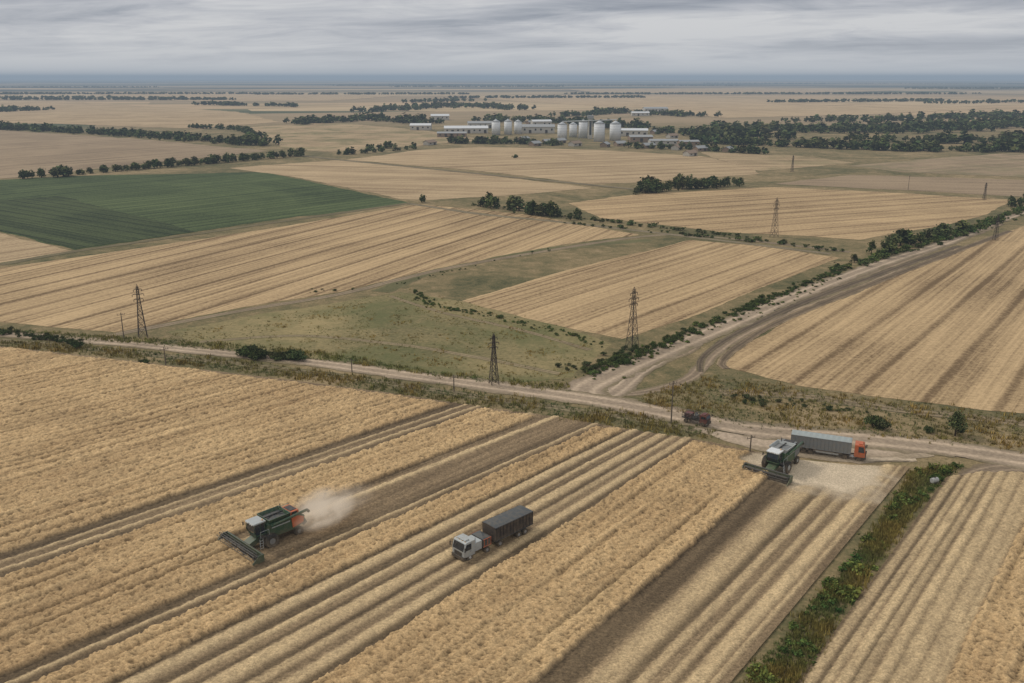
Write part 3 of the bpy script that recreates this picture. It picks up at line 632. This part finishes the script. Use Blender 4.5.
def combine(P,heading,body,side,tank,roof,hubm,hw,hood,head,accent,augm):
    E=vehicle('combine_harvester',P,heading)
    prism('main_body',[(-2.6,1.0),(1.2,1.15),(1.35,2.2),(1.2,3.1),(-3.7,3.05),(-4.5,2.5),(-4.4,1.5)],-1.35,1.35,body,E,0.06)
    for s in (-1,1):
        y0,y1=sorted((s*1.353,s*1.43))
        prism('side_panel',[(-2.4,1.45),(0.9,1.5),(0.9,2.9),(-2.2,2.9)],y0,y1,side,E,0.03)
        prism('rear_panel',[(-4.2,1.6),(-2.5,1.35),(-2.35,2.85),(-3.5,2.85),(-4.3,2.4)],y0,y1,accent,E,0.03)
        box('side_stripe',-2.1,0.7,*sorted((s*1.433,s*1.45)),2.45,2.6,LGR,E,0.0)
    x0,x1,yy,z0,z1,fl=-2.0,1.0,1.25,3.1,3.75,0.28
    V=[(x0,-yy,z0),(x1,-yy,z0),(x1,yy,z0),(x0,yy,z0),(x0-fl,-yy-fl,z1),(x1+fl*.4,-yy-fl,z1),(x1+fl*.4,yy+fl,z1),(x0-fl,yy+fl,z1)]
    Vi=[(v[0]*0.93-0.03,v[1]*0.93,v[2]-(0 if k<4 else 0.0)) for k,v in enumerate(V)]
    F=[(0,1,5,4),(1,2,6,5),(2,3,7,6),(3,0,4,7),(9,8,12,13),(10,9,13,14),(11,10,14,15),(8,11,15,12),(4,5,13,12),(5,6,14,13),(6,7,15,14),(7,4,12,15)]
    finish('grain_tank',V+Vi,F,tank,E)
    finish('tank_cover',[(x0-.1,-1.3,3.3),(x1,-1.3,3.3),(x1,1.3,3.3),(x0-.1,1.3,3.3),(-.5,0,3.55)],[(0,1,4),(1,2,4),(2,3,4),(3,0,4)],hood,E)
    cyl('tank_cross_auger',(-1.9,0,3.6),(.9,0,3.6),.12,BLK,E,8)
    box('engine_hood',-3.75,-2.35,-1.15,1.15,3.05,3.55,accent,E,0.08); box('radiator_screen',-3.4,-2.6,1.153,1.2,2.9,3.5,BLK,E,0)
    box('engine_grille',-3.6,-2.6,-.8,.8,3.553,3.6,BLK,E,0)
    cyl('exhaust',(-2.15,-.9,3.4),(-2.15,-.9,4.25),.07,BLK,E,8)
    prism('cab_glass',[(1.38,1.95),(2.75,1.95),(3.05,2.6),(2.85,3.5),(1.38,3.5)],-.95,.95,GL,E,0.03)
    box('cab_floor',1.38,2.8,-1.0,1.0,1.75,1.95,body,E,0.03)
    box('cab_roof',1.25,3.15,-1.05,1.05,3.5,3.74,roof,E,0.08)
    multi('cab_pillars',[((2.77,s*.97,1.95),(3.07,s*.97,2.6),.05,.05,4) for s in (-1,1)]+[((3.07,s*.97,2.6),(2.87,s*.97,3.5),.05,.05,4) for s in (-1,1)]+[((1.42,s*.97,1.95),(1.42,s*.97,3.5),.06,.06,4) for s in (-1,1)]+[((2.1,s*.97,1.95),(2.1,s*.97,3.5),.04,.04,4) for s in (-1,1)],body,E)
    for s in (-.7,-.35,.35,.7): box('work_light',3.15,3.22,s-.08,s+.08,3.55,3.68,LMP,E,0)
    cyl('beacon',(1.6,.7,3.74),(1.6,.7,3.95),.08,YEL,E,8)
    multi('mirrors',[((2.9,s*1.0,3.2),(3.2,s*1.5,3.15),.03,.03,4) for s in (-1,1)]+[((3.2,s*1.5,3.3),(3.2,s*1.5,2.85),.1,.1,4) for s in (-1,1)],BLK,E)
    box('platform',1.2,2.6,1.0,1.75,1.72,1.8,BLK,E,0)
    multi('handrail',[((2.6,1.72,1.8),(2.6,1.72,2.7),.025,.025,4),((1.3,1.72,1.8),(1.3,1.72,2.7),.025,.025,4),((1.3,1.72,2.7),(2.6,1.72,2.7),.025,.025,4),((-2.3,-1.4,3.55),(-3.7,-1.4,3.55),.03,.03,4),((-3.7,-1.3,3.1),(-3.7,-1.4,3.55),.03,.03,4)],LGR,E)
    multi('ladder',[((2.3,1.75,1.75),(2.5,2.05,.5),.035,.035,4),((2.75,1.75,1.75),(2.95,2.05,.5),.035,.035,4)]+[((2.3+.2*t,1.75+.3*t,1.75-1.25*t),(2.75+.2*t,1.75+.3*t,1.75-1.25*t),.03,.03,4) for t in (.2,.45,.7,.95)],LGR,E)
    cyl('unloading_auger',(0.6,1.62,3.0),(-4.7,1.62,3.3),.19,augm,E,12); cyl('auger_spout',(-4.7,1.62,3.3),(-5.0,1.62,2.95),.2,BLK,E,10)
    cyl('auger_elbow',(0.6,1.2,2.7),(0.6,1.62,3.0),.22,side,E,10)
    prism('straw_chopper',[(-5.0,1.2),(-4.42,0.9),(-4.2,1.9),(-4.6,2.0)],-1.1,1.1,BLK,E,0.03)
    prism('feeder_house',[(1.3,1.1),(3.9,0.25),(4.0,0.95),(1.4,1.9)],-.7,.7,head,E,0.03)
    box('header_back',3.95,4.1,-hw,hw,0.25,1.15,head,E,0.02)
    box('header_tube',3.8,3.95,-hw,hw,0.95,1.1,BLK,E,0.02)
    prism('header_floor',[(4.1,0.2),(5.3,0.15),(5.3,0.2),(4.1,0.28)],-hw,hw,BLK,E,0)
    cyl('header_auger',(4.55,-hw+.1,.62),(4.55,hw-.1,.62),.24,BLK,E,10)
    fl_=[]
    for i in range(60):
        y=-hw+.2+i*(2*hw-.4)/60; a=i*1.1; fl_.append(((4.55,y,.62),(4.55+.34*math.cos(a),y+.05,.62+.34*math.sin(a)),.05,.05,4))
    multi('auger_flighting',fl_,GRY,E)
    for s in (-1,1):
        prism('end_divider',[(3.9,.15),(6.0,.12),(5.2,.7),(4.6,1.2),(3.9,1.2)],*sorted((s*hw,s*(hw+.12))),head,E,0.02)
    ree=[]; cx,cz,rr=5.15,1.12,.55
    for i in range(6):
        a=i*math.pi/3+.3; q=(cx+rr*math.cos(a),cz+rr*math.sin(a)); ree.append(((q[0],-hw+.15,q[1]),(q[0],hw-.15,q[1]),.04,.04,4))
        for y in np.linspace(-hw+.15,hw-.15,5): ree.append(((cx,y,cz),(q[0],y,q[1]),.035,.035,4))
        for y in np.linspace(-hw+.3,hw-.3,34): ree.append(((q[0],y,q[1]),(q[0]-.05,y,q[1]-.28),.014,.01,3))
    ree.append(((cx,-hw+.1,cz),(cx,hw-.1,cz),.07,.07,8)); 
    for s in (-1,1): ree.append(((4.0,s*(hw-.05),1.2),(cx,s*(hw-.05),cz),.06,.05,4))
    multi('reel',ree,DGRY,E)
    for s in (-1,1):
        wheel('front_wheel',1.1,s*1.78,.95,.72,E,hubm,True); wheel('rear_wheel',-3.3,s*1.45,.62,.45,E,hubm,True)
    cyl('front_axle',(1.1,-1.5,.95),(1.1,1.5,.95),.18,BLK,E,8); cyl('rear_axle',(-3.3,-1.3,.62),(-3.3,1.3,.62),.12,BLK,E,8)
    return E
combine(PA,-UA,DKG,DKG,DKG,LGR,GRY,4.4,DGRY,DKG,ORG,DKG); combine(PB,-UB,GREEN,GREEN,LGR,WHT,LGR,3.8,GRY,GREEN,GRY,GREEN)

def cab(E,x,col,L=2.1,Wd=1.22,zb=0.75,zt=2.95,sleeper=0.0):
    prism('cab_shell',[(x-L-sleeper,zb),(x,zb),(x+.03,1.75),(x-.28,zt-.12),(x-.5,zt),(x-L-sleeper,zt)],-Wd,Wd,col,E,0.06)
    hexa('windscreen',[(x+.045,-Wd+.14,1.78),(x+.055,-Wd+.14,1.78),(x+.055,Wd-.14,1.78),(x+.045,Wd-.14,1.78),(x-.235,-Wd+.2,zt-.22),(x-.225,-Wd+.2,zt-.22),(x-.225,Wd-.2,zt-.22),(x-.235,Wd-.2,zt-.22)],GL,E,0)
    for s in (-1,1):
        y0,y1=sorted((s*(Wd+.002),s*(Wd+.02)))
        prism('side_window',[(x-1.3,1.8),(x-.15,1.8),(x-.4,zt-.3),(x-1.3,zt-.3)],y0,y1,GL,E,0)
        box('door_handle',x-1.25,x-1.05,*sorted((s*(Wd+.002),s*(Wd+.04))),1.55,1.6,BLK,E,0)
        box('headlamp',x+.07,x+.16,*sorted((s*.75,s*1.1)),.72,.92,LMP,E,0)
        box('step',x-1.1,x-.4,*sorted((s*1.0,s*1.24)),.4,.48,BLK,E,0)
        multi('mirror',[((x-.1,s*Wd,2.4),(x+.12,s*(Wd+.3),2.35),.03,.03,4),((x+.12,s*(Wd+.3),2.5),(x+.12,s*(Wd+.3),1.9),.1,.1,4)],BLK,E)
    box('grille',x+.035,x+.07,-.75,.75,1.0,1.55,BLK,E,0.01); box('bumper',x-.3,x+.18,-Wd,Wd,.42,.95,BLK,E,0.05)
    box('roof_deflector',x-1.3,x-.55,-.8,.8,zt+.003,zt+.16,col,E,0.05)
    for s in (-.9,-.3,.3,.9): box('marker_lamp',x-.52,x-.44,s-.05,s+.05,zt+.003,zt+.06,YEL,E,0)
def ribbed_box(E,x0,x1,z0,z1,mat,rib,Wd=1.25,step=.6,top=None,arch=.12):
    box('cargo_body',x0,x1,-Wd,Wd,z0,z1,mat,E,0.02)
    rs=[]; 
    for x in np.arange(x0+.05,x1,step):
        for s in (-1,1): rs.append(((x,s*(Wd+.03),z0),(x,s*(Wd+.03),z1),.05,.05,4))
    for s in (-1,1): 
        for z in (z0+.03,z1-.04): rs.append(((x0,s*(Wd+.04),z),(x1,s*(Wd+.04),z),.06,.06,4))
    for y in (-.8,0,.8): rs.append(((x0-.03,y,z0),(x0-.03,y,z1),.05,.05,4))
    multi('body_ribs',rs,rib,E)
    if top is not None:
        V=[];F=[];nx=int((x1-x0)/.35)+1
        for i in range(nx):
            x=x0+(x1-x0)*i/(nx-1)
            for j in range(9):
                y=-1+2*j/8; V.append((x,y*(Wd+.03),z1+.01+arch*(1-y*y)*(1+.35*math.sin(i*2.1))+0.02*math.sin(i*3+j)))
        for i in range(nx-1):
            for j in range(8): F.append((i*9+j,(i+1)*9+j,(i+1)*9+j+1,i*9+j+1))
        finish('tarpaulin_top',V,F,top,E,0,True)
def chassis(E,x0,x1,z=.75):
    for s in (-1,1): box('chassis_rail',x0,x1,s*.45-.06,s*.45+.06,z,z+.22,BLK,E,0)
def axle(E,x,r=.5,hub=STEEL,dual=True,wd=.32):
    for s in (-1,1): wheel('wheel',x,s*(1.0 if dual else 1.05),r,.55 if dual else wd,E,hub)
    cyl('axle',(x,-.9,r),(x,.9,r),.09,BLK,E,8)
# semi-trailer truck
Rr=G(790,449); Fr=G(864,460); hd_=(Fr-Rr)/np.linalg.norm(Fr-Rr); E=vehicle('semi_trailer_truck',(Fr+Rr)/2,hd_,np.linalg.norm(Fr-Rr)/13.8)
chassis(E,-6.6,3.9); chassis(E,3.0,6.4,.62); cab(E,7.0,ORG,2.0,1.25,.8,3.25)
ribbed_box(E,-6.8,4.4,1.25,3.6,GRY,GRY,1.32,.7,TARP,.28)
for x in (-5.6,-4.3,-3.0): axle(E,x)
for x in (3.3,): axle(E,x)
axle(E,6.0,.5,ORG,False)
box('side_guard',-2.0,2.2,-1.2,-1.15,.6,.9,LGR,E,0); box('side_guard',-2.0,2.2,1.15,1.2,.6,.9,LGR,E,0); cyl('fuel_tank',(4.2,-.95,.75),(5.2,-.95,.75),.28,STEEL,E,12)
box('mudguard',-6.3,-2.3,-1.24,-.8,1.08,1.12,BLK,E,0); box('rear_lamp_bar',-6.86,-6.8,-1.2,1.2,.85,1.05,REDD,E,0)
multi('landing_gear',[((1.6,s*.8,1.3),(1.6,s*.8,.15),.07,.07,4) for s in (-1,1)],BLK,E)
# grain truck with trailer working in the stubble
A=G(461,560); B_=G(524,530); hd_=(A-B_)/np.linalg.norm(A-B_); mid_=(A+B_)/2
E=vehicle('grain_truck',mid_,hd_,0.94)
chassis(E,-6.2,5.6); cab(E,6.6,LGR,2.0,1.25,.8,3.0)
box('engine_cover',3.2,4.5,-1.1,1.1,1.0,2.3,LGR,E,.06); cyl('exhaust',(4.3,.9,1.2),(4.3,.9,3.1),.08,STEEL,E,8); cyl('air_tank',(3.5,-1.2,.8),(4.4,-1.2,.8),.25,STEEL,E,10)
ribbed_box(E,1.6,3.1,1.15,2.35,DGRY,ORG,1.2,.6,None); finish('load',[(1.65,-1.15,2.36),(3.05,-1.15,2.36),(3.05,1.15,2.36),(1.65,1.15,2.36),(2.3,0,2.65)],[(0,1,4),(1,2,4),(2,3,4),(3,0,4)],DGRY,E)
ribbed_box(E,-6.6,0.9,1.25,3.3,RUST,BLK,1.35,.65,DGRY,.1)
multi('drawbar',[((1.4,.3,.9),(.6,0,.85),.06,.06,4),((1.4,-.3,.9),(.6,0,.85),.06,.06,4)],BLK,E)
for x in (-5.2,-3.9,-0.2,2.3): axle(E,x)
axle(E,5.5,.52,WHT,False)
# dark red flatbed truck
A=G(686,421); B_=G(706,426); hd_=(A-B_)/np.linalg.norm(A-B_); E=vehicle('flatbed_truck',(A+B_)/2,-hd_,0.8)
chassis(E,-3.0,2.6); cab(E,3.0,REDD,1.7,1.1,.7,2.6)
box('flatbed',-3.1,1.1,-1.15,1.15,1.05,1.2,BLK,E,0.02); axle(E,-2.0,.5); axle(E,2.1,.5,REDD,False)
multi('stake_sides',[((x,s*1.12,1.2),(x,s*1.12,2.4),.05,.05,4) for x in np.linspace(-3,1,6) for s in (-1,1)]+[((-3,s*1.12,z),(1,s*1.12,z),.06,.06,4) for s in (-1,1) for z in (1.45,1.8,2.15,2.4)],BLK,E)
box('load',-2.6,-.9,-.9,.9,1.203,2.2,REDD,E,.1); cyl('barrel',(-.2,.4,1.2),(-.2,.4,2.3),.36,BLK,E,14); cyl('barrel',(.4,-.5,1.2),(.4,-.5,2.3),.36,DGRY,E,14); box('toolbox',-.7,.6,-1,-.2,1.203,1.6,BLK,E,.04)
# small water tank at the edge of the weeds
p=G(934,484); E=vehicle('water_tank',p,(1,.4),.8); cyl('tank',(-.7,0,.75),(.7,0,.75),.5,LGR,E,18,bev=.05); box('frame',-.8,.8,-.45,.45,.15,.3,BLK,E,.02); cyl('lid',(0,0,1.2),(0,0,1.33),.18,BLK,E,10)
multi('legs',[((x,y,0),(x,y,.3),.05,.05,4) for x in (-.7,.7) for y in (-.4,.4)],BLK,E)

# ------------------------------------------------------------ grain elevator complex
SILO=paint('silo_galvanised',(0.62,0.63,0.63),0.6,0.2,0.0,(0.42,0.40,0.36)); CONE=paint('silo_roof',(0.50,0.52,0.53),0.6,0.15); ROOFW=paint('roof_pale_sheet',(0.58,0.59,0.59),0.6,0.25); WALL=paint('wall_render',(0.44,0.42,0.37),0.85,0.3); ROOFG=paint('roof_grey_sheet',(0.28,0.29,0.29),0.7,0.3); BRK=paint('wall_brick',(0.24,0.17,0.12),0.9,0.3)
def silo(px,py,r,h):
    p=G(px,py); E=vehicle('grain_silo',p,(1,0))
    cyl('shell',(0,0,0),(0,0,h),r,SILO,E,28); cyl('cone_roof',(0,0,h+.02),(0,0,h+r*.5),r*1.04,CONE,E,28,.4)
    multi('hoops',[((0,0,z),(0,0,z+.1),r*1.012,r*1.012,28) for z in np.arange(1.4,h,2.4)],LGR,E)
    cyl('vent',(0,0,h+r*.5),(0,0,h+r*.5+.9),.5,LGR,E,10)
    multi('ladder',[((r+.2,s*.25,0),(r+.2,s*.25,h),.06,.06,4) for s in (-1,1)]+[((r+.2,-.25,z),(r+.2,.25,z),.04,.04,4) for z in np.arange(.5,h,.8)],STEEL,E)
for a in [(496,135,4.5,14),(508,134.5,4.1,14),(518,134,4.1,13),(562,140,4.6,15),(573,137,4.0,13),(583,138,4.4,16),(599,141.5,5.3,17),(615,140.5,5.5,16)]: silo(*a)
p=G(590,139); E=vehicle('elevator_tower',p,(1,0)); box('tower',-2,2,-2,2,0,20,WALL,E,.05); box('head_house',-3,3,-2.6,2.6,20.003,23,ROOFG,E,.1)
box('window_band',-1.0,1.0,-2.05,-2.003,4,18,GL,E,0); multi('conveyor',[((-28,0,17.0),(26,-6,19.0),.6,.6,4)],LGR,E); multi('conveyor_legs',[((x,0,0),(x,0,17.2),.25,.25,4) for x in (-27,-12,12)],STEEL,E)
def shed(name,px,py,L,D,h,roofm,wallm,yaw=0.0,pitch=.25):
    p=G(px,py); E=vehicle(name,p,(math.cos(yaw),math.sin(yaw))); rz=h+D/2*pitch
    V=[(-L/2,-D/2,0),(L/2,-D/2,0),(L/2,D/2,0),(-L/2,D/2,0),(-L/2,-D/2,h),(L/2,-D/2,h),(L/2,D/2,h),(-L/2,D/2,h),(-L/2,0,rz),(L/2,0,rz)]
    finish('walls',V,[(0,1,5,4),(1,2,6,9,5),(2,3,7,6),(3,0,4,8,7)],wallm,E)
    e=.5; zz_=h-e*pitch
    V=[(-L/2-e,-D/2-e,zz_+.05),(L/2+e,-D/2-e,zz_+.05),(L/2+e,0,rz+.05),(-L/2-e,0,rz+.05),(-L/2-e,D/2+e,zz_+.05),(L/2+e,D/2+e,zz_+.05)]
    V+=[(v[0],v[1],v[2]+.2) for v in V]
    finish('roof',V,[(1,0,3,2),(2,3,4,5),(6,7,8,9),(9,8,11,10),(0,1,7,6),(5,4,10,11),(0,6,9,3),(3,9,10,4),(1,2,8,7),(2,5,11,8)],roofm,E)
    k=max(2,int(L/6))
    for i in range(k):
        x=-L/2+L*(i+.5)/k
        if i%3==1: box('door',x-1.4,x+1.4,-D/2-.06,-D/2-.005,0,min(h*.8,3.8),BLK,E,0)
        else: box('window',x-.9,x+.9,-D/2-.05,-D/2-.005,h*.45,h*.75,GL,E,0)
S=shed
S('warehouse',421,130,24,16,5.5,ROOFW,WALL); S('warehouse',440,120,26,18,6,ROOFW,WALL,.1); S('warehouse',466,133,48,18,5.5,ROOFW,WALL,.08); S('warehouse',452,137,30,10,4,ROOFG,BRK)
S('warehouse',480,128,30,16,6,ROOFG,WALL,.1); S('warehouse',538,133,36,18,7,ROOFG,WALL); S('warehouse',541,127,24,14,7,ROOFW,WALL,.2); S('warehouse',640,142,22,12,5,ROOFG,BRK,.1)
S('warehouse',633,136,30,14,6,ROOFW,WALL,-.1); S('warehouse',663,145,26,10,4,ROOFG,WALL,.1); S('warehouse',655,112,42,20,6,ROOFG,WALL,.1); S('warehouse',640,116,28,14,5,ROOFW,WALL); S('warehouse',688,146,18,9,4,ROOFG,BRK,.2)
for k,(a,b_) in enumerate([(700,151),(728,152),(672,138),(655,134),(620,146),(575,146),(548,144),(524,141),(430,145),(530,124),(560,121),(690,156),(605,147),(648,148),(676,150),(560,143),(535,146)]):
    S('farmhouse',a,b_,8+rng.random()*4,6.5,2.6,[ROOFG,ROOFG,BRK][k%3],[WALL,BRK,BRK][(k+1)%3],rng.random()*1.2,.55)

# ------------------------------------------------------------ dust
def dust(P,yaw,sx_,sy_,sz_,dn,z=1.5,seed=0.0):
    m,nt,out=new_mat('dust_cloud'); n=N(nt); o_=n.obj()
    ln=nt.nodes.new('ShaderNodeVectorMath'); ln.operation='LENGTH'; nt.links.new(o_,ln.inputs[0])
    mp=nt.nodes.new('ShaderNodeVectorMath'); mp.operation='ADD'; nt.links.new(o_,mp.inputs[0]); mp.inputs[1].default_value=(seed,seed,seed)
    fall=n.maprange(ln.outputs['Value'],1.0,0.1,0,1); ns=n.maprange(n.noise(mp.outputs[0],1.5,4,0.6,0.5),0.38,0.62,0,1)
    dd=n.math('MULTIPLY',n.math('MULTIPLY',n.math('POWER',fall,1.4),ns),dn)
    ab=nt.nodes.new('ShaderNodeVolumeAbsorption'); ab.inputs[0].default_value=(0,0,0,1); nt.links.new(dd,ab.inputs[1])
    em=nt.nodes.new('ShaderNodeEmission'); em.inputs[0].default_value=(0.56,0.46,0.35,1); nt.links.new(dd,em.inputs[1])  # dust emits a set sandy glow in place of scattering daylight
    ad=nt.nodes.new('ShaderNodeAddShader'); nt.links.new(ab.outputs[0],ad.inputs[0]); nt.links.new(em.outputs[0],ad.inputs[1]); nt.links.new(ad.outputs[0],out.inputs['Volume'])
    bpy.ops.mesh.primitive_ico_sphere_add(subdivisions=3,radius=1); o=bpy.context.object; o.name='dust_cloud'; o.data.materials.append(m)
    o.scale=(sx_,sy_,sz_); o.location=(P[0],P[1],z); o.rotation_euler=(0,0,yaw)
ya=math.atan2(UA[1],UA[0]); NA=np.array([UA[1],-UA[0]])
dust(PA+UA*7.4+NA*1.5,ya,5.4,3.6,3.2,1.5,2.5,.3); dust(PA+UA*12,ya,6,3.5,2.2,0.35,1.7,5.1)
print('objects',len(bpy.data.objects))
